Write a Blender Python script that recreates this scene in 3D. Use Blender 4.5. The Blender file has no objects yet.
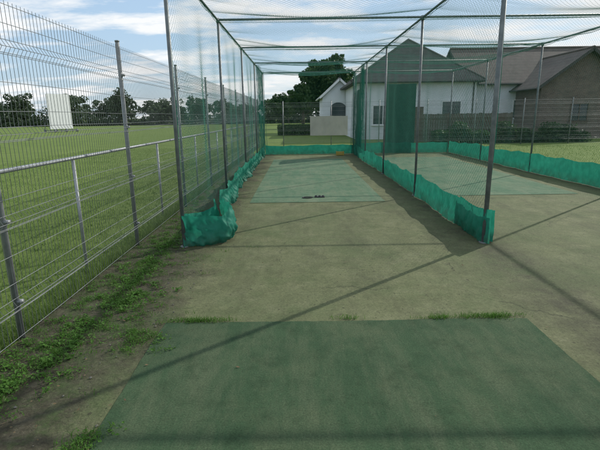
import bpy, math, random
import numpy as np
from mathutils import Vector, Matrix, noise
random.seed(7); rng=np.random.default_rng(7)
S=bpy.context.scene
col=S.collection

# ---------------------------------------------------------------- helpers
def new_mat(name):
    m=bpy.data.materials.new(name); m.use_nodes=True
    nt=m.node_tree; b=nt.nodes['Principled BSDF']
    return m,nt,b
def N(nt,t,**kw):
    n=nt.nodes.new(t)
    for k,v in kw.items():
        if k in n.inputs: n.inputs[k].default_value=v
        else: setattr(n,k,v)
    return n
def lk(nt,a,b): nt.links.new(a,b)
def noise_tex(nt,scale,detail=6,rough=0.6,vec=None,mapscale=None):
    n=N(nt,'ShaderNodeTexNoise'); n.inputs['Scale'].default_value=scale
    n.inputs['Detail'].default_value=detail; n.inputs['Roughness'].default_value=rough
    if vec is None:
        tc=N(nt,'ShaderNodeTexCoord'); vec=tc.outputs['Object']
    if mapscale:
        mp=N(nt,'ShaderNodeMapping'); mp.inputs['Scale'].default_value=mapscale
        lk(nt,vec,mp.inputs['Vector']); vec=mp.outputs['Vector']
    lk(nt,vec,n.inputs['Vector'])
    return n.outputs['Fac']
def ramp(nt,fac,stops):
    r=N(nt,'ShaderNodeValToRGB'); e=r.color_ramp.elements
    while len(e)<len(stops): e.new(0.5)
    for i,(p,c) in enumerate(stops):
        e[i].position=p; e[i].color=(c[0],c[1],c[2],1) if hasattr(c,'__len__') else (c,c,c,1)
    lk(nt,fac,r.inputs['Fac']); return r.outputs['Color']
def mix(nt,f,a,b,mode='MIX'):
    m=N(nt,'ShaderNodeMix'); m.data_type='RGBA'; m.blend_type=mode
    for s,v in ((m.inputs[0],f),(m.inputs[6],a),(m.inputs[7],b)):
        if isinstance(v,(int,float)): s.default_value=v if s==m.inputs[0] else (v,v,v,1)
        elif isinstance(v,tuple): s.default_value=(v[0],v[1],v[2],1)
        else: lk(nt,v,s)
    return m.outputs[2]
def math_n(nt,op,a,b=0.0,clamp=False):
    m=N(nt,'ShaderNodeMath'); m.operation=op; m.use_clamp=clamp
    for s,v in ((m.inputs[0],a),(m.inputs[1],b)):
        if isinstance(v,(int,float)): s.default_value=v
        else: lk(nt,v,s)
    return m.outputs[0]
def bump(nt,b,h,strength=0.4,dist=0.01):
    bn=N(nt,'ShaderNodeBump'); bn.inputs['Strength'].default_value=strength; bn.inputs['Distance'].default_value=dist
    lk(nt,h,bn.inputs['Height']); lk(nt,bn.outputs['Normal'],b.inputs['Normal'])

def simple(name,c1,c2,scale=8,rough=0.7,metal=0.0,bmp=0.0,mapscale=None,bd=0.01):
    m,nt,b=new_mat(name)
    f=noise_tex(nt,scale,mapscale=mapscale)
    lk(nt,ramp(nt,f,[(0.3,c1),(0.7,c2)]),b.inputs['Base Color'])
    b.inputs['Roughness'].default_value=rough; b.inputs['Metallic'].default_value=metal
    if bmp: bump(nt,b,f,bmp,bd)
    return m
def leafy(name,c1,c2,scale=1.0,trans=0.35,c3=None):
    m,nt,b=new_mat(name)
    f=noise_tex(nt,scale,4,0.7)
    st=[(0.3,c1),(0.65,c2)]
    if c3: st.append((0.8,c3))
    c=ramp(nt,f,st)
    lk(nt,c,b.inputs['Base Color']); b.inputs['Roughness'].default_value=0.6
    b.inputs['Specular IOR Level'].default_value=0.25
    t=N(nt,'ShaderNodeBsdfTranslucent'); lk(nt,c,t.inputs['Color'])
    ms=N(nt,'ShaderNodeMixShader'); ms.inputs[0].default_value=trans
    lk(nt,b.outputs[0],ms.inputs[1]); lk(nt,t.outputs[0],ms.inputs[2])
    lk(nt,ms.outputs[0],nt.nodes['Material Output'].inputs['Surface'])
    return m

def mesh_obj(name,verts,faces,mat=None,parent=None,smooth=False):
    me=bpy.data.meshes.new(name)
    verts=np.asarray(verts,dtype=np.float32).reshape(-1,3)
    if isinstance(faces,np.ndarray):
        k=faces.shape[1]; nf=faces.shape[0]
        me.vertices.add(len(verts)); me.vertices.foreach_set('co',verts.ravel())
        me.loops.add(nf*k); me.loops.foreach_set('vertex_index',faces.astype(np.int32).ravel())
        me.polygons.add(nf); me.polygons.foreach_set('loop_start',np.arange(0,nf*k,k,dtype=np.int32))
        me.update(calc_edges=True); me.validate()
    else:
        me.from_pydata([tuple(map(float,v)) for v in verts],[],[tuple(f) for f in faces]); me.update()
    if smooth:
        me.polygons.foreach_set('use_smooth',[True]*len(me.polygons))
    o=bpy.data.objects.new(name,me); col.objects.link(o)
    if mat: me.materials.append(mat)
    if parent: o.parent=parent
    return o
def empty(name):
    o=bpy.data.objects.new(name,None); col.objects.link(o); o.empty_display_size=0.2; return o
class MB:
    """mesh builder collecting boxes, tubes and so on into one mesh"""
    def __init__(s): s.v=[]; s.f=[]
    def add(s,v,f):
        o=len(s.v); s.v+= [tuple(p) for p in v]; s.f+=[tuple(i+o for i in q) for q in f]
    def box(s,a,b):
        x0,y0,z0=a; x1,y1,z1=b
        s.add([(x0,y0,z0),(x1,y0,z0),(x1,y1,z0),(x0,y1,z0),(x0,y0,z1),(x1,y0,z1),(x1,y1,z1),(x0,y1,z1)],
              [(0,3,2,1),(4,5,6,7),(0,1,5,4),(1,2,6,5),(2,3,7,6),(3,0,4,7)])
    def beam(s,p,q,w,h,up=(0,0,1)):
        p=Vector(p); q=Vector(q); t=(q-p).normalized(); up=Vector(up)
        a=t.cross(up); 
        if a.length<1e-4: a=t.cross(Vector((1,0,0)))
        a.normalize(); b=a.cross(t).normalized()
        vs=[]
        for c in (p,q):
            for sx,sy in ((-1,-1),(1,-1),(1,1),(-1,1)): vs.append(c+a*sx*w/2+b*sy*h/2)
        s.add(vs,[(0,1,2,3),(7,6,5,4),(0,4,5,1),(1,5,6,2),(2,6,7,3),(3,7,4,0)])
    def tube(s,pts,rad,n=10,cap=True):
        pts=[Vector(p) for p in pts]
        if not hasattr(rad,'__len__'): rad=[rad]*len(pts)
        vs=[]; 
        for i,p in enumerate(pts):
            t=(pts[min(i+1,len(pts)-1)]-pts[max(i-1,0)]).normalized()
            r=Vector((0,0,1)) if abs(t.z)<0.9 else Vector((1,0,0))
            a=t.cross(r).normalized(); b=t.cross(a).normalized()
            for k in range(n):
                an=2*math.pi*k/n; vs.append(p+(a*math.cos(an)+b*math.sin(an))*rad[i])
        fs=[]
        for i in range(len(pts)-1):
            for k in range(n):
                fs.append((i*n+k,i*n+(k+1)%n,(i+1)*n+(k+1)%n,(i+1)*n+k))
        if cap:
            fs.append(tuple(range(n))[::-1]); fs.append(tuple((len(pts)-1)*n+k for k in range(n)))
        s.add(vs,fs)
    def obj(s,name,mat,parent=None,smooth=False):
        o=mesh_obj(name,s.v,s.f,mat,parent)
        if smooth:
            for p in o.data.polygons: p.use_smooth=len(p.vertices)==4
        return o

def tubes_np(P,r,ns=3):
    """P (L,n,3) polylines -> verts, quads"""
    P=np.asarray(P,float); L,n,_=P.shape
    T=np.gradient(P,axis=1); T/=np.linalg.norm(T,axis=2,keepdims=True)+1e-9
    ref=np.where(np.abs(T[...,2:3])<0.9,np.array([0,0,1.]),np.array([1.,0,0]))
    A=np.cross(T,ref); A/=np.linalg.norm(A,axis=2,keepdims=True)+1e-9
    B=np.cross(T,A)
    V=np.stack([P+r*(math.cos(a)*A+math.sin(a)*B) for a in [2*math.pi*k/ns for k in range(ns)]],axis=2)
    V=V.reshape(-1,3)
    base=(np.arange(L)[:,None,None]*n+np.arange(n-1)[None,:,None])*ns
    k=np.arange(ns)[None,None,:]; k2=(k+1)%ns
    F=np.stack([base+k,base+k2,base+ns+k2,base+ns+k],axis=-1).reshape(-1,4)
    return V,F
def join_np(parts):
    vs=[];fs=[];o=0
    for v,f in parts: vs.append(v); fs.append(f+o); o+=len(v)
    return np.concatenate(vs),np.concatenate(fs)

def net(name,fn,U,V,sp,mat,r=0.0015,parent=None,n=36):
    """diamond netting; fn(u,v)->xyz arrays"""
    step=sp*math.sqrt(2); lines=[]
    for c in np.arange(-V+step/2,U,step):
        u0=max(0,c); u1=min(U,c+V)
        if u1-u0<0.02: continue
        u=np.linspace(u0,u1,n); lines.append(fn(u,u-c))
        u=U-u; lines.append(fn(u,(U-u)-c))
    P=np.array(lines)
    v,f=tubes_np(P,r)
    parts=[(v,f)]
    e=np.linspace(0,1,60)
    for a,b in (((0,0),(U,0)),((0,V),(U,V)),((0,0),(0,V)),((U,0),(U,V))):
        u=a[0]+(b[0]-a[0])*e; w=a[1]+(b[1]-a[1])*e
        parts.append(tubes_np(np.array([fn(u,w)]),0.004,4))
    v,f=join_np(parts)
    return mesh_obj(name,v,f,mat,parent)

# ---------------------------------------------------------------- materials
M_steel=simple('galvanised_steel',(0.17,0.18,0.18),(0.29,0.30,0.30),12,0.5,0.35)
M_dark=simple('weathered_grey_steel',(0.10,0.115,0.115),(0.20,0.215,0.21),10,0.55,0.3)
M_rail=simple('rail_steel',(0.28,0.29,0.30),(0.42,0.43,0.44),14,0.5,0.5)
M_wire=simple('fence_wire',(0.16,0.17,0.17),(0.27,0.28,0.28),6,0.5,0.4)
M_net=leafy('green_netting',(0.03,0.20,0.14),(0.045,0.28,0.20),3,0.35)
def cloth_mat(name,c1,c2,tr):
    m,nt,b=new_mat(name)
    f=noise_tex(nt,6,5,0.65); c=ramp(nt,f,[(0.3,c1),(0.7,c2)])
    w=noise_tex(nt,260,1,0.5)
    tc=N(nt,'ShaderNodeTexCoord'); sp=N(nt,'ShaderNodeSeparateXYZ'); lk(nt,tc.outputs['Object'],sp.inputs[0])
    dirt=math_n(nt,'MULTIPLY',math_n(nt,'SUBTRACT',0.22,sp.outputs['Z'],True),4.0,True)
    dirt=math_n(nt,'MULTIPLY',dirt,ramp(nt,noise_tex(nt,7,6,0.75),[(0.35,0.1),(0.65,1.0)]),True)
    c=mix(nt,dirt,c,(0.045,0.075,0.04))
    lk(nt,c,b.inputs['Base Color']); b.inputs['Roughness'].default_value=0.6
    b.inputs['Specular IOR Level'].default_value=0.3
    bump(nt,b,w,0.3,0.002)
    t=N(nt,'ShaderNodeBsdfTranslucent'); lk(nt,c,t.inputs['Color'])
    ms=N(nt,'ShaderNodeMixShader'); ms.inputs[0].default_value=tr
    lk(nt,b.outputs[0],ms.inputs[1]); lk(nt,t.outputs[0],ms.inputs[2])
    lk(nt,ms.outputs[0],nt.nodes['Material Output'].inputs['Surface'])
    return m
M_skirt=cloth_mat('green_shade_cloth',(0.015,0.185,0.12),(0.032,0.285,0.19),0.42)
M_screen=cloth_mat('dark_green_screen',(0.010,0.055,0.04),(0.018,0.085,0.06),0.2)

def ground_mat():
    m,nt,b=new_mat('grass_ground')
    big=noise_tex(nt,0.05,4,0.6); mid=noise_tex(nt,0.9,6,0.65); fine=noise_tex(nt,35,5,0.75)
    c=ramp(nt,big,[(0.35,(0.125,0.19,0.040)),(0.65,(0.17,0.235,0.055))])
    c2=ramp(nt,mid,[(0.3,(0.09,0.145,0.03)),(0.7,(0.20,0.25,0.075))])
    c=mix(nt,0.5,c,c2)
    c=mix(nt,0.6,c,ramp(nt,fine,[(0.3,0.45),(0.7,1.1)]),'MULTIPLY')
    lk(nt,c,b.inputs['Base Color']); b.inputs['Roughness'].default_value=0.9
    b.inputs['Specular IOR Level'].default_value=0.1
    bump(nt,b,fine,0.6,0.03)
    return m
M_ground=ground_mat()

def slab_mat():
    m,nt,b=new_mat('mossy_concrete')
    tc=N(nt,'ShaderNodeTexCoord'); sp=N(nt,'ShaderNodeSeparateXYZ'); lk(nt,tc.outputs['Object'],sp.inputs[0])
    X=sp.outputs['X']; Y=sp.outputs['Y']
    big=noise_tex(nt,0.5,5,0.6); mid=noise_tex(nt,2.6,8,0.75); fine=noise_tex(nt,60,6,0.8); med=noise_tex(nt,9,8,0.8)
    streak=noise_tex(nt,2.0,7,0.75,mapscale=(1.0,0.28,1))
    base=ramp(nt,mid,[(0.30,(0.105,0.120,0.055)),(0.5,(0.165,0.175,0.085)),(0.70,(0.225,0.228,0.125))])
    base=mix(nt,ramp(nt,big,[(0.4,0.0),(0.62,0.6)]),base,(0.135,0.155,0.075))
    base=mix(nt,ramp(nt,streak,[(0.48,0.0),(0.68,0.75)]),base,(0.085,0.09,0.048))
    base=mix(nt,ramp(nt,med,[(0.52,0.0),(0.72,0.65)]),base,(0.075,0.082,0.043))
    def near(xc,w):
        d=math_n(nt,'ABSOLUTE',math_n(nt,'SUBTRACT',X,xc))
        return math_n(nt,'SUBTRACT',1.0,math_n(nt,'DIVIDE',d,w),True)
    wob=math_n(nt,'MULTIPLY',math_n(nt,'SUBTRACT',noise_tex(nt,1.6,8,0.78),0.5),1.6)
    left=math_n(nt,'MULTIPLY',math_n(nt,'SUBTRACT',-1.05,math_n(nt,'ADD',X,wob)),2.2)
    left=math_n(nt,'ADD',left,0.35,True)
    soil=ramp(nt,noise_tex(nt,11,8,0.8),[(0.3,(0.036,0.032,0.020)),(0.5,(0.078,0.070,0.044)),(0.72,(0.15,0.135,0.092))])
    soil=mix(nt,ramp(nt,noise_tex(nt,4.5,8,0.8),[(0.50,0.0),(0.64,0.7)]),soil,(0.055,0.10,0.026))
    base=mix(nt,left,base,soil)
    d2=math_n(nt,'ADD',near(2.3,0.6),near(6.45,0.5))
    d2=math_n(nt,'MULTIPLY',d2,ramp(nt,noise_tex(nt,3.5,7,0.75),[(0.35,0.2),(0.62,1.0)]),True)
    base=mix(nt,d2,base,(0.07,0.068,0.042))
    moss=ramp(nt,noise_tex(nt,1.1,8,0.75),[(0.48,0.0),(0.66,0.6)])
    base=mix(nt,moss,base,(0.092,0.13,0.050))
    # hairline cracks
    vo=N(nt,'ShaderNodeTexVoronoi'); vo.feature='DISTANCE_TO_EDGE'; vo.inputs['Scale'].default_value=0.42
    wv=N(nt,'ShaderNodeVectorMath'); wv.operation='ADD'
    nz=N(nt,'ShaderNodeTexNoise'); nz.inputs['Scale'].default_value=2.5; nz.inputs['Detail'].default_value=6; lk(nt,tc.outputs['Object'],nz.inputs['Vector'])
    sc=N(nt,'ShaderNodeVectorMath'); sc.operation='SCALE'; sc.inputs['Scale'].default_value=0.5; lk(nt,nz.outputs['Color'],sc.inputs[0])
    lk(nt,tc.outputs['Object'],wv.inputs[0]); lk(nt,sc.outputs[0],wv.inputs[1]); lk(nt,wv.outputs[0],vo.inputs['Vector'])
    crack=ramp(nt,vo.outputs['Distance'],[(0.0,0.75),(0.0035,0.0)])
    crack=math_n(nt,'MULTIPLY',crack,ramp(nt,noise_tex(nt,0.7,3,0.6),[(0.48,0.0),(0.58,1.0)]),True)
    base=mix(nt,crack,base,(0.035,0.04,0.022))
    base=mix(nt,0.8,base,ramp(nt,fine,[(0.28,0.4),(0.68,1.2)]),'MULTIPLY')
    sp2=ramp(nt,noise_tex(nt,24,3,0.5),[(0.66,0.0),(0.72,0.8)])
    base=mix(nt,sp2,base,(0.05,0.05,0.03))
    lk(nt,base,b.inputs['Base Color']); b.inputs['Roughness'].default_value=0.9
    b.inputs['Specular IOR Level'].default_value=0.2
    h=math_n(nt,'ADD',fine,math_n(nt,'MULTIPLY',left,math_n(nt,'MULTIPLY',noise_tex(nt,18,6,0.8),3.0)))
    bump(nt,b,h,0.6,0.012)
    return m
M_slab=slab_mat()
def turf_mat(name,c1,c2,c3,worn):
    m,nt,b=new_mat(name)
    mid=noise_tex(nt,1.5,8,0.72); fine=noise_tex(nt,90,5,0.85); st=noise_tex(nt,2.2,8,0.78,mapscale=(1.6,0.3,1))
    base=ramp(nt,mid,[(0.3,c1),(0.7,c2)])
    base=mix(nt,ramp(nt,st,[(0.44,0.0),(0.64,worn)]),base,c3)
    base=mix(nt,ramp(nt,noise_tex(nt,5,8,0.8),[(0.5,0.0),(0.7,0.6)]),base,(c1[0]*0.55,c1[1]*0.55,c1[2]*0.5))
    base=mix(nt,ramp(nt,noise_tex(nt,0.9,8,0.75),[(0.48,0.0),(0.66,0.6)]),base,(c3[0]*1.1,c3[1]*1.05,c3[2]*1.0))
    base=mix(nt,0.85,base,ramp(nt,fine,[(0.28,0.35),(0.68,1.25)]),'MULTIPLY')
    lk(nt,base,b.inputs['Base Color']); b.inputs['Roughness'].default_value=0.95
    b.inputs['Specular IOR Level'].default_value=0.15
    bump(nt,b,fine,0.7,0.008)
    return m
M_mat1=turf_mat('dark_artificial_turf',(0.038,0.076,0.037),(0.062,0.11,0.054),(0.10,0.13,0.072),0.85)
M_mat2=turf_mat('dusty_artificial_turf',(0.085,0.165,0.095),(0.13,0.215,0.13),(0.19,0.235,0.15),0.75)

# ---------------------------------------------------------------- ground, slab, mats
mesh_obj('grass_field',[(-900,-300,0),(900,-300,0),(900,1500,0),(-900,1500,0)],[(0,1,2,3)],M_ground)
def sheet(name,x0,x1,y0,y1,z,mat,step=0.12,jit=0.005):
    nx=max(2,int((x1-x0)/step)); ny=max(2,int((y1-y0)/step))
    v=[];f=[]
    for j in range(ny+1):
        for i in range(nx+1):
            x=x0+(x1-x0)*i/nx; y=y0+(y1-y0)*j/ny
            if i in (0,nx): x+=jit*(noise.noise((y*1.2,x,7))*2+noise.noise((y*14,x,2)))
            if j in (0,ny): y+=jit*(noise.noise((x*1.2,y,3))*2+noise.noise((x*14,y,5)))
            v.append((x,y,z))
    for j in range(ny):
        for i in range(nx):
            a=j*(nx+1)+i; f.append((a,a+1,a+nx+2,a+nx+1))
    return mesh_obj(name,v,f,mat)
sheet('concrete_pavement',-2.12,6.75,-3,20.2,0.006,M_slab,0.3,0.02)
sheet('artificial_turf_mat',-1.08,1.80,-0.6,3.31,0.012,M_mat1,0.04,0.008)
sheet('artificial_turf_mat',-0.95,1.62,8.4,17.2,0.012,M_mat2)
sheet('artificial_turf_mat',3.0,5.75,-0.6,3.31,0.012,M_mat1)
sheet('artificial_turf_mat',2.95,5.6,8.9,17.4,0.012,M_mat2)

# ---------------------------------------------------------------- cage
XL,XM,XR=-1.47,2.33,6.4
YS=[5.5,9.0,12.5,16.0,19.5]; ZT=3.35
cage=empty('cricket_net_cage')
mb=MB()
for X in (XL,XM,XR):
    for i,Y in enumerate(YS):
        r=0.024 if X!=XM or i else 0.029
        mb.tube([(X,Y,0),(X,Y,ZT)],r,12)
        mb.tube([(X,Y,0.0),(X,Y,0.02)],r+0.03,12)
        mb.tube([(X,Y,ZT-0.05),(X,Y,ZT+0.03)],r+0.008,12)
mb.obj('posts',M_dark,cage,True)
mb=MB()
for X in (XL,XM,XR): mb.tube([(X,YS[0],ZT-0.003),(X,YS[-1],ZT-0.003)],0.02,10)
for Y in YS: mb.tube([(XL,Y,ZT+0.004),(XR,Y,ZT+0.004)],0.02,10)
mb.obj('top_rails',M_dark,cage,True)
Ltot=YS[-1]-YS[0]
def side_fn(X,ph,amp=0.05):
    def f(u,v):
        w=np.sin(np.pi*np.clip(v/ZT,0,1))
        x=X+amp*w*np.sin(u*1.7+ph)+0.02*w*np.sin(u*5+ph*2)
        z=v-0.05*np.abs(np.sin(np.pi*u/1.75))*(v/ZT)**3
        return np.stack([x,YS[0]+u,z],-1)
    return f
SP=0.05; RN=0.00115
for X,ph in ((XL,0.3),(XM,1.8),(XR,4.1)):
    net('side_netting',side_fn(X,ph),Ltot,ZT,SP,M_net,RN,cage)
def top_fn(x0,x1,ph):
    W=x1-x0
    def f(u,v):
        s=np.sin(np.pi*np.clip(v/W,0,1)); q=np.abs(np.sin(np.pi*u/3.5))
        z=ZT-0.03-0.20*s*q-0.03*s*np.sin(u*4+ph)-0.04*np.abs(np.sin(np.pi*u/0.9))*(1-s)
        return np.stack([x0+v,YS[0]+u,z],-1)
    return f
net('roof_netting',top_fn(XL,XM,0),Ltot,XM-XL,SP,M_net,RN,cage)
net('roof_netting',top_fn(XM,XR,2),Ltot,XR-XM,SP,M_net,RN,cage)
def end_fn(x0,x1,ph):
    def f(u,v):
        w=np.sin(np.pi*np.clip(v/ZT,0,1)); return np.stack([x0+u,YS[-1]+0.1*w*np.sin(u*1.5+ph)+0*u,v],-1)
    return f
net('end_netting',end_fn(XL,XM,0.5),XM-XL,ZT,SP,M_net,RN,cage)
net('end_netting',end_fn(XM,XR,2.5),XR-XM,ZT,SP,M_net,RN,cage)
mb=[]
for (X,Y) in ((XM-0.1,16.2),(XM+0.05,17.4),(XL+0.1,16.3),(XL+0.05,18.2),(XM,19.3)):
    L=[]
    for k in range(45):
        a=rng.uniform(0,6.28); rr=rng.uniform(0.02,0.2)
        z=np.linspace(0.3,3.3,9)
        L.append(np.stack([X+rr*np.cos(a+z*0.5)*(0.4+0.6*(1-z/3.6)),Y+rr*1.6*np.sin(a+z*0.7),z],-1))
    mb.append(tubes_np(np.array(L),0.002))
v,f=join_np(mb); mesh_obj('gathered_netting',v,f,M_net,cage)

def skirt(name,path,h,amp,mat=M_skirt,seed=0,step=0.04,nz=12,z0=0.012,lean=0.0,endh=None,parent=cage,hv=1.0,sc=1.0):
    P=[Vector((p[0],p[1],0)) for p in path]
    pts=[]
    for a,b in zip(P[:-1],P[1:]):
        n=max(1,int((b-a).length/step))
        for i in range(n): pts.append(a.lerp(b,i/n))
    pts.append(P[-1])
    for _ in range(3):
        pts=[pts[0]]+[(pts[i-1]+pts[i]*2+pts[i+1])/4 for i in range(1,len(pts)-1)]+[pts[-1]]
    v=[];f=[];s=0
    for i,p in enumerate(pts):
        t=(pts[min(i+1,len(pts)-1)]-pts[max(i-1,0)]).normalized(); nn=Vector((t.y,-t.x,0))
        if i: s+=(p-pts[i-1]).length
        hh=h*(1+hv*(0.08*noise.noise((s*0.5,seed,1))+0.03*noise.noise((s*3,seed,5))))
        hh-=0.03*hv*abs(math.sin(s*math.pi/1.1))
        if endh: hh*=1+endh*math.exp(-s/0.5)
        for j in range(nz+1):
            q=j/nz
            ridge=1-abs(noise.noise((s*9*sc+q*4.0,q*2-s*0.7,seed+31)))*4
            a=amp*(noise.noise((s*1.6*sc,q*1.2,seed))*1.3+0.6*noise.noise((s*7*sc,q*1.6+s*0.6,seed+9))+0.45*noise.noise((s*19*sc+q*2,q*3,seed+3))+0.22*max(0,ridge))
            a*= (1.0-0.6*q)
            o=nn*(a+lean*(1-q)**2)
            zz=z0+hh*q+0.008*noise.noise((s*9,q*6,seed))
            v.append((p.x+o.x,p.y+o.y,max(z0,zz)))
    for i in range(len(pts)-1):
        for j in range(nz):
            a=i*(nz+1)+j; f.append((a,a+nz+1,a+nz+2,a+1))
    return mesh_obj(name,v,f,mat,parent,True)
skirt('left_skirt',[(-1.47,5.46),(-1.25,5.5),(-0.98,5.66),(-0.93,6.0),(-1.12,6.5),(-1.25,7.0),(-1.3,8),(-1.28,9),(-1.42,10),(-1.38,12.5),(-1.44,16),(-1.45,19.4)],0.45,0.10,seed=2,step=0.018,endh=-0.10,hv=2.2,nz=24)
skirt('left_skirt_fold',[(-1.46,5.5),(-1.40,5.9),(-1.2,6.3),(-1.35,7.0)],0.42,0.08,seed=22,step=0.02,nz=20,hv=2)
skirt('centre_skirt',[(2.36,5.40),(2.27,5.55),(2.30,6.2),(2.33,9),(2.35,12.5),(2.28,16),(2.33,19.4)],0.44,0.05,seed=5,step=0.02,nz=18,hv=1.3)
skirt('centre_skirt_fold',[(2.44,5.50),(2.38,5.56),(2.36,5.9),(2.38,6.6)],0.41,0.05,seed=31,step=0.02,nz=18)
skirt('right_skirt',[(6.4,5.5),(6.45,9),(6.38,12.5),(6.42,16),(6.4,19.4)],0.52,0.05,seed=8,hv=1.2)
skirt('end_skirt',[(-1.43,19.45),(0.4,19.5),(2.3,19.45)],0.40,0.04,seed=11)
skirt('end_skirt',[(2.38,19.45),(4.4,19.5),(6.35,19.45)],0.45,0.04,seed=14)
skirt('windbreak_sheet',[(3.65,19.62),(4.2,19.66),(4.95,19.62)],2.85,0.07,mat=M_screen,seed=41,nz=30,hv=0.15)
skirt('windbreak_sheet',[(2.42,18.0),(2.38,18.6),(2.46,19.4)],2.6,0.10,mat=M_screen,seed=45,nz=30,hv=0.3)

# ---------------------------------------------------------------- weld mesh fence
def weld_fence(name,p0,p1,h,posts,vsp=0.05,hsp=0.2,folds=(0.3,0.9,1.5,2.1),post_r=0.023,r=0.0023):
    root=empty(name)
    p0=np.array(p0,float); p1=np.array(p1,float); L=np.linalg.norm(p1-p0); d=(p1-p0)/L; nrm=np.array([d[1],-d[0]])
    zs=[0.04]
    for fz in folds: zs+= [fz-0.05,fz,fz+0.05]
    zs+=[h]; off=[0.0]
    for fz in folds: off+=[0,0.03,0]
    off+=[0]
    zs=np.array(zs); off=np.array(off)
    lines=[]
    for s in np.arange(0,L,vsp):
        xy=p0+d*s
        w=0.006*math.sin(s*1.3)+0.004*math.sin(s*4.1)
        lines.append(np.stack([xy[0]+nrm[0]*(off+0.035+w),xy[1]+nrm[1]*(off+0.035+w),zs],-1))
    parts=[tubes_np(np.array(lines),r)]
    hl=[]; hz=set(np.round(np.arange(0.06,h,hsp),3))
    for z in sorted(list(hz)+[a for fz in folds for a in (fz-0.05,fz+0.05,fz)]+[h-0.03]):
        oo=np.interp(z,zs,off)+0.035+0.004
        s=np.linspace(0,L,60); w=0.006*np.sin(s*1.3); hl.append(np.stack([p0[0]+d[0]*s+nrm[0]*(oo+w),p0[1]+d[1]*s+nrm[1]*(oo+w),z+0.004*np.sin(s*2.1+z)],-1))
    parts.append(tubes_np(np.array(hl),r*1.1))
    v,f=join_np(parts); mesh_obj('mesh_panels',v,f,M_wire,root)
    mb=MB()
    for s in posts:
        xy=p0+d*s
        mb.tube([(xy[0],xy[1],0),(xy[0],xy[1],h+0.05)],post_r,10)
        mb.tube([(xy[0],xy[1],h+0.05),(xy[0],xy[1],h+0.065)],post_r+0.004,10)
        for z in (0.3,0.9,1.5,2.1):
            q=xy+nrm*0.03
            mb.box((q[0]-0.018,q[1]-0.018,z-0.013),(q[0]+0.018,q[1]+0.018,z+0.013))
    mb.obj('posts',M_steel,root,True)
    return root
weld_fence('mesh_fence',(-2.1,-1.9),(-2.1,24.0),2.42,[0,2.5,5.0,7.5,10.05,12.6,15.1,17.6,20.1,22.6,25.85])
weld_fence('mesh_fence',(-2.1,24.05),(26,24.05),2.3,np.arange(1.3,28,2.5))
root=empty('boundary_rail'); mb=MB()
XRl=-2.27
mb.tube([(XRl,-3,1.22),(XRl,24,1.22)],0.018,10)
for Y in (-0.9,1.8,4.55,7.3,10.0,12.7,15.4,18.1,20.8,23.5): mb.tube([(XRl,Y,0),(XRl,Y,1.2)],0.016,10)
mb.obj('rail_and_posts',M_rail,root,True)

# ---------------------------------------------------------------- vegetation
def leaves(centers,size,up=0.0,aspect=1.0):
    c=np.asarray(centers); n=len(c)
    a=rng.normal(size=(n,3)); a[:,2]*=(1-up)*0.7+0.1; a/=np.linalg.norm(a,axis=1,keepdims=True)
    b=rng.normal(size=(n,3)); b=np.cross(a,b); b/=np.linalg.norm(b,axis=1,keepdims=True)
    s=(size*rng.uniform(0.6,1.4,n))[:,None]
    V=np.stack([c-a*s,c+b*s*aspect*0.5-a*s*0.1,c+a*s,c-b*s*aspect*0.5+a*s*0.1],1).reshape(-1,3)
    F=np.arange(4*n).reshape(-1,4); return V,F
M_bark=simple('bark',(0.035,0.028,0.02),(0.09,0.075,0.055),9,0.9,0,0.5,(1,1,0.2))
M_leafd=leafy('dark_foliage',(0.03,0.06,0.018),(0.06,0.11,0.03),0.8,0.3,(0.09,0.14,0.04))
M_leafm=leafy('hazed_treeline_foliage',(0.045,0.075,0.04),(0.085,0.125,0.062),0.25,0.35,(0.12,0.155,0.075))  # leaf greens shifted towards blue, painting distance haze into the colour
def crown(cx,cy,z0,z1,rad,nclump,nleaf,size):
    out=[]
    zc=(z0+z1)/2; hz=(z1-z0)/2
    for k in range(nclump):
        d=rng.normal(size=3); d/=np.linalg.norm(d); q=rng.uniform(0.35,0.95)
        c=np.array([cx+d[0]*rad*q,cy+d[1]*rad*q,zc+d[2]*hz*q*0.95])
        cr=rad*rng.uniform(0.18,0.38)
        dd=rng.normal(size=(nleaf,3)); dd/=np.linalg.norm(dd,axis=1,keepdims=True)
        rr=cr*rng.uniform(0.4,1.0,nleaf)[:,None]**0.5
        out.append(c+dd*rr*np.array([1,1,0.75]))
    P=np.concatenate(out); P=P[P[:,2]>0.25]
    return P
def tree(name,x,y,h,rad,z0,ncl=60,nl=170,size=0.16,mat=None):
    root=empty(name)
    mb=MB(); mb.tube([(x,y,0),(x+0.05,y,h*0.25),(x-0.05,y+0.05,h*0.55),(x,y,h*0.85)],[0.26,0.2,0.13,0.04],10)
    for k in range(9):
        a=k*2.4; zb=h*(0.22+0.06*k); r=rad*0.8*rng.uniform(0.7,1)
        mb.tube([(x,y,zb),(x+0.45*r*math.cos(a),y+0.45*r*math.sin(a),zb+h*0.1),(x+r*math.cos(a),y+r*math.sin(a),zb+h*0.2)],[0.09,0.06,0.02],6)
    mb.obj('trunk_and_limbs',M_bark,root,True)
    v,f=leaves(crown(x,y,z0,h,rad,ncl,nl,size),size); mesh_obj('crown',v,f,mat or M_leafd,root)
tree('broadleaf_tree',2.9,47,7.9,2.7,1.6,95,200,0.17)
tree('broadleaf_tree',0.6,62,6.0,2.1,1.2,50,150,0.17)
tree('broadleaf_tree',-3.0,88,6.2,2.8,1.2,50,150,0.2)
P=[]; tb=MB()
x=-160
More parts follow.
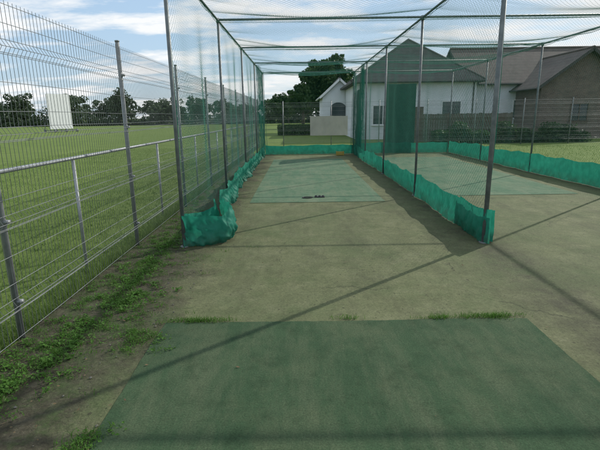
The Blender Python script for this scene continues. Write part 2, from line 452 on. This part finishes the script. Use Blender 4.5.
while x<70:
    yy=112+rng.uniform(-5,14)+ (abs(x)*0.05)
    h=rng.uniform(5.0,8.6)*(1.0+0.14*math.sin(x*0.09)); r=rng.uniform(2.2,4.4)
    P.append(crown(x,yy,0.4,h,r,28,75,0.3))
    tb.tube([(x,yy,0),(x,yy,h*0.7)],[0.25,0.08],6)
    x+=rng.uniform(1.8,4.4)
hx=rng.uniform(-160,70,34000); P.append(np.stack([hx,111+rng.normal(0,1.2,34000),np.abs(rng.normal(0,1.5,34000))*(0.9+0.4*np.sin(hx*0.7))],-1))
root=empty('distant_tree_line')
v,f=leaves(np.concatenate(P),0.33); mesh_obj('foliage',v,f,M_leafm,root); tb.obj('trunks',M_bark,root)

M_blade=leafy('grass_blades',(0.085,0.15,0.03),(0.15,0.225,0.055),2.5,0.4,(0.24,0.26,0.11))
def blades(n,xs,ys,hmin,hmax,wid=0.004,z0=0.0):
    h=rng.uniform(hmin,hmax,n); a=rng.uniform(0,6.283,n); b=rng.uniform(0,6.283,n); le=rng.uniform(0.2,0.9,n)*h
    w=wid*rng.uniform(0.6,1.4,n)
    base=np.stack([xs,ys,np.full(n,z0)],-1); wd=np.stack([np.cos(a),np.sin(a),0*a],-1)*w[:,None]
    ln=np.stack([np.cos(b)*le,np.sin(b)*le,h],-1)
    mid=base+ln*np.array([0.35,0.35,0.6])
    V=np.stack([base-wd,base+wd,mid+wd*0.7,mid-wd*0.7,base+ln+wd*0.1,base+ln-wd*0.1],1).reshape(-1,3)
    o=np.arange(n)[:,None]*6
    F=np.concatenate([o+np.array([[0,1,2,3]]),o+np.array([[3,2,4,5]])])
    return V,F
n=90000
ys=2+ (rng.uniform(0,1,n)**1.6)*24-1.5; xs=-2.13-(rng.uniform(0,1,n)**1.7)*9
parts=[blades(n,xs,ys,0.018,0.05,0.0035)]
n=9000; parts.append(blades(n,-2.1-np.abs(rng.normal(0,0.1,n)),rng.uniform(0.5,22,n),0.04,0.15,0.0035))
n=9000; parts.append(blades(n,rng.uniform(6.8,14,n),rng.uniform(9,23,n),0.02,0.07,0.005))
v,f=join_np(parts); mesh_obj('field_grass_blades',v,f,M_blade)

M_weed=leafy('weed_leaves',(0.055,0.13,0.018),(0.10,0.22,0.034),9,0.4,(0.16,0.29,0.055))
cent=[]
def patch(cx,cy,sx,sy,n,size=1.0):
    for _ in range(n): cent.append((cx+rng.normal(0,sx),cy+rng.normal(0,sy),size*rng.uniform(0.4,1.1)))
patch(-1.85,2.30,0.09,0.16,60); patch(-1.76,2.75,0.13,0.17,75); patch(-1.68,3.2,0.12,0.15,62); patch(-1.58,3.72,0.15,0.16,95,0.95)
patch(-1.72,4.3,0.13,0.22,75); patch(-1.72,4.9,0.13,0.25,75,0.95); patch(-1.66,5.6,0.14,0.28,90,0.95); patch(-1.8,6.7,0.10,0.5,70,0.85)
patch(-1.12,1.95,0.06,0.08,22,0.75); patch(-1.18,3.0,0.09,0.10,30,0.75); patch(-1.3,3.25,0.08,0.10,12,0.6)
patch(-0.88,3.335,0.12,0.016,44,0.42); patch(1.5,3.345,0.12,0.016,44,0.42); patch(1.1,3.34,0.07,0.012,16,0.34); patch(0.38,3.34,0.04,0.012,8,0.35)
patch(-1.98,3.6,0.04,1.2,90,0.8); patch(-1.97,8.5,0.05,2,90,0.7); patch(-1.8,14,0.12,3,70,0.7)
patch(-1.5,4.0,0.22,1.2,50,0.35); patch(-1.35,5.0,0.25,1.0,30,0.3)
V=[];F=[];o=0
for cx,cy,sz in cent:
    if cx<-2.08: cx=-2.05
    k=rng.integers(9,18)
    for i in range(k):
        a=rng.uniform(0,6.283); L=sz*rng.uniform(0.015,0.042); w=L*rng.uniform(0.16,0.42); up=rng.uniform(0.05,0.8)
        d=np.array([math.cos(a)*math.cos(up),math.sin(a)*math.cos(up),math.sin(up)]); s=np.array([-math.sin(a),math.cos(a),rng.uniform(-.3,.3)])*w
        b=np.array([cx+rng.normal(0,0.025),cy+rng.normal(0,0.022)*min(1,sz*1.6),0.014+sz*rng.uniform(0,0.02)])
        m=b+d*L*0.55; t=b+d*L+np.array([0,0,-L*0.25])
        V+=[b-s*0.2,b+s*0.2,m+s,t,m-s]; F.append((o,o+1,o+2,o+3,o+4)); o+=5
V=np.array(V); mesh_obj('weeds',V,[tuple(q) for q in F],M_weed)
pp=[]
for cx,cy,sz in cent:
    for _ in range(10): pp.append((cx+rng.normal(0,0.035),cy+rng.normal(0,0.03)*min(1,sz*1.5)))
pts=np.array(pp); v,f=blades(len(pts),np.maximum(pts[:,0],-2.07),pts[:,1],0.008,0.045,0.002,0.01); mesh_obj('weed_grass',v,f,M_weed)
M_lit=simple('dead_leaves',(0.06,0.04,0.02),(0.16,0.11,0.05),30,0.9)
n=900; xs=np.concatenate([rng.uniform(-2,-1.0,420),2.3+rng.normal(0,0.25,240),rng.uniform(-1.4,6,240)]); ys=np.concatenate([rng.uniform(1.8,12,420),rng.uniform(5.5,15,240),rng.uniform(2,18,240)])
V=[];F=[];o=0
for x,y in zip(xs,ys):
    a=rng.uniform(0,6.28); L=rng.uniform(0.004,0.016); c,s=math.cos(a)*L,math.sin(a)*L
    z=0.017
    V+=[(x-c,y-s,z),(x+s*.5,y-c*.5,z+0.004),(x+c,y+s,z+0.006),(x-s*.5,y+c*.5,z+0.001)]; F.append((o,o+1,o+2,o+3)); o+=4
mesh_obj('dead_leaf_litter',V,F,M_lit)
M_stone=simple('stones',(0.07,0.065,0.05),(0.2,0.19,0.16),40,0.9)
mb=MB()
for _ in range(320):
    x=rng.uniform(-2.0,-1.05); y=rng.uniform(1.7,9); r=rng.uniform(0.003,0.011)
    vs=[(x+dx*r*rng.uniform(.6,1.3),y+dy*r*rng.uniform(.6,1.3),0.008+(dz+0.6)*r*rng.uniform(.5,.9)) for dx,dy,dz in ((1,0,0),(0,1,0),(-1,0,0),(0,-1,0),(0,0,1),(0,0,-1))]
    mb.add(vs,[(0,1,4),(1,2,4),(2,3,4),(3,0,4),(1,0,5),(2,1,5),(3,2,5),(0,3,5)])
mb.obj('gravel',M_stone)

# ---------------------------------------------------------------- buildings
def wallm(name,c1,c2,sc=1.2): return simple(name,c1,c2,sc,0.9,0,0.15)
M_white=wallm('white_render',(0.62,0.64,0.66),(0.76,0.77,0.79))
M_trim=simple('white_trim',(0.7,0.7,0.7),(0.8,0.8,0.8),3,0.5)
def brick_mat():
    m,nt,b=new_mat('brown_brick')
    tc=N(nt,'ShaderNodeTexCoord'); sp=N(nt,'ShaderNodeSeparateXYZ'); lk(nt,tc.outputs['Object'],sp.inputs[0])
    cb=N(nt,'ShaderNodeCombineXYZ'); lk(nt,math_n(nt,'ADD',sp.outputs['X'],sp.outputs['Y']),cb.inputs[0]); lk(nt,sp.outputs['Z'],cb.inputs[1])
    br=N(nt,'ShaderNodeTexBrick'); lk(nt,cb.outputs[0],br.inputs['Vector']); br.inputs['Scale'].default_value=1
    br.inputs['Brick Width'].default_value=0.225; br.inputs['Row Height'].default_value=0.075; br.inputs['Mortar Size'].default_value=0.006
    br.inputs['Color1'].default_value=(0.17,0.125,0.10,1); br.inputs['Color2'].default_value=(0.12,0.09,0.075,1); br.inputs['Mortar'].default_value=(0.2,0.18,0.16,1)
    c=mix(nt,0.6,br.outputs['Color'],ramp(nt,noise_tex(nt,1.5,6,0.7),[(0.3,0.6),(0.7,1.1)]),'MULTIPLY')
    lk(nt,c,b.inputs['Base Color']); b.inputs['Roughness'].default_value=0.9; return m
M_brick=brick_mat()
def tile_mat(name,c1,c2):
    m,nt,b=new_mat(name)
    tc=N(nt,'ShaderNodeTexCoord')
    w=N(nt,'ShaderNodeTexWave'); w.wave_type='BANDS'; w.bands_direction='Z'; w.wave_profile='SAW'; w.inputs['Scale'].default_value=1.4
    lk(nt,tc.outputs['Object'],w.inputs['Vector'])
    f=noise_tex(nt,2.2,6,0.7); c=ramp(nt,f,[(0.3,c1),(0.7,c2)])
    c=mix(nt,0.6,c,ramp(nt,w.outputs['Fac'],[(0.0,0.35),(0.25,1.0),(1.0,0.85)]),'MULTIPLY')
    lk(nt,c,b.inputs['Base Color']); b.inputs['Roughness'].default_value=0.85; bump(nt,b,w.outputs['Fac'],0.6,0.03); return m
M_tile=tile_mat('brown_roof_tiles',(0.085,0.066,0.055),(0.145,0.118,0.10))
M_tiled=tile_mat('dark_slate_roof',(0.062,0.056,0.053),(0.115,0.104,0.096))
M_glass,_nt,_b=new_mat('window_glass'); _b.inputs['Base Color'].default_value=(0.03,0.04,0.05,1); _b.inputs['Roughness'].default_value=0.08
M_wood=simple('weathered_wood',(0.06,0.043,0.032),(0.14,0.105,0.078),5,0.9,0,0.3,(6,6,0.6))
M_clad=simple('dark_timber',(0.04,0.04,0.038),(0.085,0.08,0.072),4,0.9,0,0.3,(6,6,0.6))
def windows(root,wins,y,fm):
    fr=MB(); gl=MB()
    for (wx,wz,ww,wh) in wins:
        gl.box((wx,y-0.012,wz),(wx+ww,y+0.05,wz+wh))
        for q in ((wx-0.06,wz-0.06,wx+ww+0.06,wz),(wx-0.06,wz+wh,wx+ww+0.06,wz+wh+0.06),(wx-0.06,wz,wx,wz+wh),(wx+ww,wz,wx+ww+0.06,wz+wh),(wx+ww/2-0.025,wz,wx+ww/2+0.025,wz+wh)):
            fr.box((q[0],y-0.05,q[1]),(q[2],y+0.04,q[3]))
        fr.box((wx-0.12,y-0.1,wz-0.11),(wx+ww+0.12,y+0.02,wz-0.063))
    gl.obj('window_glass',M_glass,root); fr.obj('window_frames',fm,root)
def gable(name,x0,x1,y0,y1,eave,peak,axis,wm,rm,oh=0.35,parent=None,trim=None,wins=(),fm=None,arch=None):
    """axis 'Y': ridge runs along Y; 'X': ridge runs along X"""
    trim=trim or M_trim; fm=fm or M_trim
    root=parent or empty(name)
    def T(a,b,z): return (a,b,z) if axis=='Y' else (b,a,z)
    if axis=='Y': a0,a1,b0,b1=x0,x1,y0,y1
    else: a0,a1,b0,b1=y0,y1,x0,x1
    am=(a0+a1)/2
    v=[];
    for b in (b0,b1): v+=[T(a0,b,0),T(a1,b,0),T(a1,b,eave),T(am,b,peak-0.02),T(a0,b,eave)]
    mesh_obj('walls',v,[(0,1,2,3,4),(9,8,7,6,5),(0,4,9,5),(1,6,7,2),(4,3,8,9),(3,2,7,8)],wm,root)
    sl=(peak-eave)/(am-a0); t=0.12
    mb=MB()
    for sgn,ae in ((-1,a0),(1,a1)):
        e=ae+sgn*oh; ez=eave-sl*oh
        vs=[]
        for b in (b0-oh,b1+oh): vs+=[T(e,b,ez+0.01),T(am,b,peak+0.01),T(am,b,peak+t),T(e,b,ez+t)]
        mb.add(vs,[(0,1,2,3),(7,6,5,4),(0,4,5,1),(3,2,6,7),(0,3,7,4),(1,5,6,2)])
    mb.obj('roof',rm,root)
    mb=MB(); mb.tube([T(am,b0-oh,peak+t),T(am,b1+oh,peak+t)],0.1,8); mb.obj('ridge_tiles',rm,root)
    mb=MB()
    for b in (b0-oh-0.02,b1+oh+0.02):
        for sgn,ae in ((-1,a0),(1,a1)):
            e=ae+sgn*oh; ez=eave-sl*oh
            mb.beam(T(e,b,ez+0.04),T(am,b,peak+0.04),0.03,0.17)
    for sgn,ae in ((-1,a0),(1,a1)):
        e=ae+sgn*(oh+0.06); ez=eave-sl*oh
        mb.tube([T(e,b0-oh,ez+0.04),T(e,b1+oh,ez+0.04)],0.055,8)
    mb.obj('bargeboards_and_gutters',trim,root)
    if wins: windows(root,wins,y0,fm)
    if arch:
        cx,z0,w,hh=arch; vs=[]; K=14
        pr=[(cx-w/2,z0),(cx+w/2,z0)]+[(cx+w/2*math.cos(math.pi*k/K),z0+hh+w*0.35*math.sin(math.pi*k/K)) for k in range(K+1)]
        for yy in (y0-0.02,y0+0.05): vs+=[(px,yy,pz) for px,pz in pr]
        n_=len(pr); mesh_obj('arched_opening',vs,[tuple(range(n_)),tuple(range(2*n_-1,n_-1,-1))]+[(k,(k+1)%n_,n_+(k+1)%n_,n_+k) for k in range(n_)],M_glass,root)
    return root
# main house: white rendered walls under a dark hipped roof
h=empty('white_rendered_house')
hx0,hx1,hy0,hy1,ev=3.9,11.8,31.0,38.4,3.75
mb=MB(); mb.box((hx0,hy0,0),(hx1,hy1,ev)); mb.obj('walls',M_white,h)
oh=0.45; zE=ev-0.12; A=(7.85,34.0,6.75); B=(7.85,35.6,6.75)
c0=(hx0-oh,hy0-oh,zE); c1=(hx1+oh,hy0-oh,zE); c2=(hx1+oh,hy1+oh,zE); c3=(hx0-oh,hy1+oh,zE)
up=lambda p:(p[0],p[1],p[2]+0.13)
mesh_obj('hipped_roof',[up(c0),up(c1),up(c2),up(c3),A,B,c0,c1,c2,c3],[(0,1,4),(1,2,5,4),(2,3,5),(3,0,4,5),(9,8,7,6),(6,7,1,0),(7,8,2,1),(8,9,3,2),(9,6,0,3)],M_tiled,h)
mb=MB()
for a,b_ in ((up(c0),A),(up(c1),A),(up(c2),B),(up(c3),B),(A,B)): mb.tube([a,b_],0.08,8)
mb.obj('hip_and_ridge_tiles',M_tiled,h)
mb=MB()
mb.tube([(hx0-oh,hy0-oh-0.06,zE+0.05),(hx1+oh,hy0-oh-0.06,zE+0.05)],0.055,8); mb.tube([(hx0+0.2,hy0-0.06,0),(hx0+0.2,hy0-0.06,zE)],0.04,8); mb.tube([(hx1-0.2,hy0-0.06,0),(hx1-0.2,hy0-0.06,zE)],0.04,8)
mb.obj('gutters_and_downpipes',M_clad,h)
windows(h,((5.0,1.0,1.3,1.2),(9.6,1.2,1.2,1.2)),hy0,M_trim)
mb=MB(); mb.box((7.4,hy0-0.03,0.05),(8.35,hy0+0.05,2.1)); mb.obj('door',M_wood,h)
gable('wing',11.83,27,32.2,39.5,3.75,6.2,'X',M_white,M_tile,0.4,parent=h,trim=M_clad,wins=((14.9,1.3,1.0,1.15),(20,1.2,1.2,1.2)))
gable('brick_house',15.0,20.4,28.9,38,3.3,5.25,'Y',M_brick,M_tile,0.4,wins=((17.0,1.1,1.0,1.0),),trim=M_clad,fm=M_wood)
gable('white_cottage',2.0,4.8,38.5,44,3.2,4.45,'Y',M_white,M_tiled,0.25,arch=(3.3,0.3,1.3,1.9))
root=empty('timber_fence'); mb=MB()
for i,x in enumerate(np.arange(5.0,12.2,0.14)):
    mb.box((x,26.5+0.004*(i%2),0.05),(x+0.13,26.52+0.004*(i%2),1.62+0.02*rng.uniform(-1,1)))
for x in np.arange(5.0,12.3,1.8): mb.box((x,26.54,0),(x+0.1,26.64,1.65))
for z in (0.4,1.3): mb.box((5.0,26.53,z),(12.2,26.538,z+0.09))
mb.obj('boards',M_wood,root)
root=empty('cream_banner')
skirt('sheet',[(0.6,23.95),(1.5,23.93),(2.55,23.95)],1.0,0.03,mat=simple('cream_vinyl',(0.36,0.33,0.29),(0.48,0.44,0.38),2,0.6),seed=60,z0=0.6,parent=root,hv=0.5)
v,f=leaves(np.stack([rng.uniform(-1.8,1.2,12000),40+rng.normal(0,0.45,12000),rng.uniform(0,1,12000)**0.7*0.9],-1),0.07)
mesh_obj('hedge',v,f,M_leafd)
hx=rng.uniform(7.5,16,16000)
v,f=leaves(np.stack([hx,25.6+rng.normal(0,0.3,16000),rng.uniform(0,1,16000)**0.7*(0.8+0.25*np.sin(hx*2.3)+0.15*np.sin(hx*5.1))],-1),0.07)
mesh_obj('hedge',v,f,M_leafd)

# ---------------------------------------------------------------- sight screen
root=empty('sight_screen'); mb=MB()
c=Vector((-30.8,60,0)); d=Vector((math.cos(1.08),math.sin(1.08),0)); 
for i in range(25):
    z=0.5+i*0.175
    mb.beam(c-d*1.6+Vector((0,0,z)),c+d*1.6+Vector((0,0,z)),0.03,0.172)
mb.obj('slats',M_trim,root)
mb=MB(); nn=Vector((-d.y,d.x,0))
for s in (-1.55,0,1.55):
    p=c+d*s; mb.beam(p+nn*0.08,p+nn*0.08+Vector((0,0,4.7)),0.07,0.07); mb.beam(p+nn*0.08+Vector((0,0,3)),p+nn*1.3+Vector((0,0,0.25)),0.05,0.05); mb.beam(p-nn*0.9+Vector((0,0,0.25)),p+nn*1.3+Vector((0,0,0.25)),0.07,0.07)
    for q in (-0.8,1.2):
        w=p+nn*q+Vector((0,0,0.2)); mb.tube([w-d*0.05,w+d*0.05],0.2,14)
mb.obj('frame_and_wheels',M_dark,root)

# ---------------------------------------------------------------- small things on the mat
M_rubber=simple('black_rubber',(0.015,0.015,0.015),(0.04,0.04,0.04),20,0.6)
root=empty('stump_base'); mb=MB()
mb.box((0.30,8.87,0.013),(0.50,8.97,0.032))
for i in range(3): mb.tube([(0.33+0.07*i,8.92,0.032),(0.33+0.07*i,8.92,0.05)],[0.024,0.02],12)
mb.obj('base',M_rubber,root)
mb=MB(); ring=[(0.16+0.10*math.cos(a),8.85+0.07*math.sin(a),0.022) for a in np.linspace(0,5.6,26)]; mb.tube(ring,0.009,6); mb.obj('strap',M_rubber,root)
M_yel=simple('yellow_plastic',(0.38,0.27,0.05),(0.48,0.34,0.07),10,0.5)
root=empty('yellow_ball_crate'); mb=MB()
x0,y0,x1,y1=1.55,18.6,1.83,18.8
for a,b_ in (((x0,y0),(x1,y0)),((x1,y0),(x1,y1)),((x1,y1),(x0,y1)),((x0,y1),(x0,y0))):
    for z in (0.04,0.09,0.14): mb.beam((a[0],a[1],z),(b_[0],b_[1],z),0.015,0.03)
for p in ((x0,y0),(x1,y0),(x1,y1),(x0,y1)): mb.box((p[0]-0.016,p[1]-0.016,0.012),(p[0]+0.016,p[1]+0.016,0.17))
mb.box((x0,y0,0.016),(x1,y1,0.03)); mb.obj('crate',M_yel,root)

# ---------------------------------------------------------------- light, sky, camera
AZ=math.radians(48.8); EL=math.radians(32)
s=Vector((math.sin(AZ)*math.cos(EL),math.cos(AZ)*math.cos(EL),math.sin(EL)))
L=bpy.data.lights.new('sun','SUN'); L.energy=4.1; L.angle=math.radians(0.5); L.color=(1,0.96,0.88)
lo=bpy.data.objects.new('sun',L); col.objects.link(lo); lo.rotation_euler=s.to_track_quat('Z','Y').to_euler(); lo.location=(20,20,20)
W=bpy.data.worlds.new('World'); S.world=W; W.use_nodes=True; nt=W.node_tree
bg=nt.nodes['Background']; bg.inputs['Strength'].default_value=0.15
sk=N(nt,'ShaderNodeTexSky'); sk.sky_type='NISHITA'; sk.sun_disc=False; sk.sun_elevation=EL; sk.sun_rotation=AZ; sk.dust_density=0.8; sk.air_density=1.2; sk.ozone_density=2.0
tc=N(nt,'ShaderNodeTexCoord'); sp=N(nt,'ShaderNodeSeparateXYZ'); lk(nt,tc.outputs['Generated'],sp.inputs[0])
den=math_n(nt,'ADD',math_n(nt,'MAXIMUM',sp.outputs['Z'],0.0),0.12)
cb=N(nt,'ShaderNodeCombineXYZ'); lk(nt,math_n(nt,'DIVIDE',sp.outputs['X'],den),cb.inputs[0]); lk(nt,math_n(nt,'DIVIDE',sp.outputs['Y'],den),cb.inputs[1])
cl=noise_tex(nt,1.25,10,0.6,vec=cb.outputs[0],mapscale=(0.6,1.0,1.0))
cf=ramp(nt,cl,[(0.46,0.06),(0.57,0.97)])
skc=mix(nt,0.65,sk.outputs[0],(2.7,4.0,5.6))
c=mix(nt,cf,skc,(6.6,6.7,6.75))
lk(nt,c,bg.inputs['Color'])
cam=bpy.data.cameras.new('camera'); co=bpy.data.objects.new('camera',cam); col.objects.link(co); S.camera=co
cam.lens=27; cam.sensor_width=36; cam.clip_end=3000; cam.clip_start=0.05
co.matrix_world=Matrix.Translation((0,0,1.6))@Matrix.Rotation(math.radians(90-13.6),4,'X')@Matrix.Rotation(math.radians(-0.8),4,'Z')
S.view_settings.view_transform='Standard'; S.view_settings.look='None'; S.view_settings.exposure=0
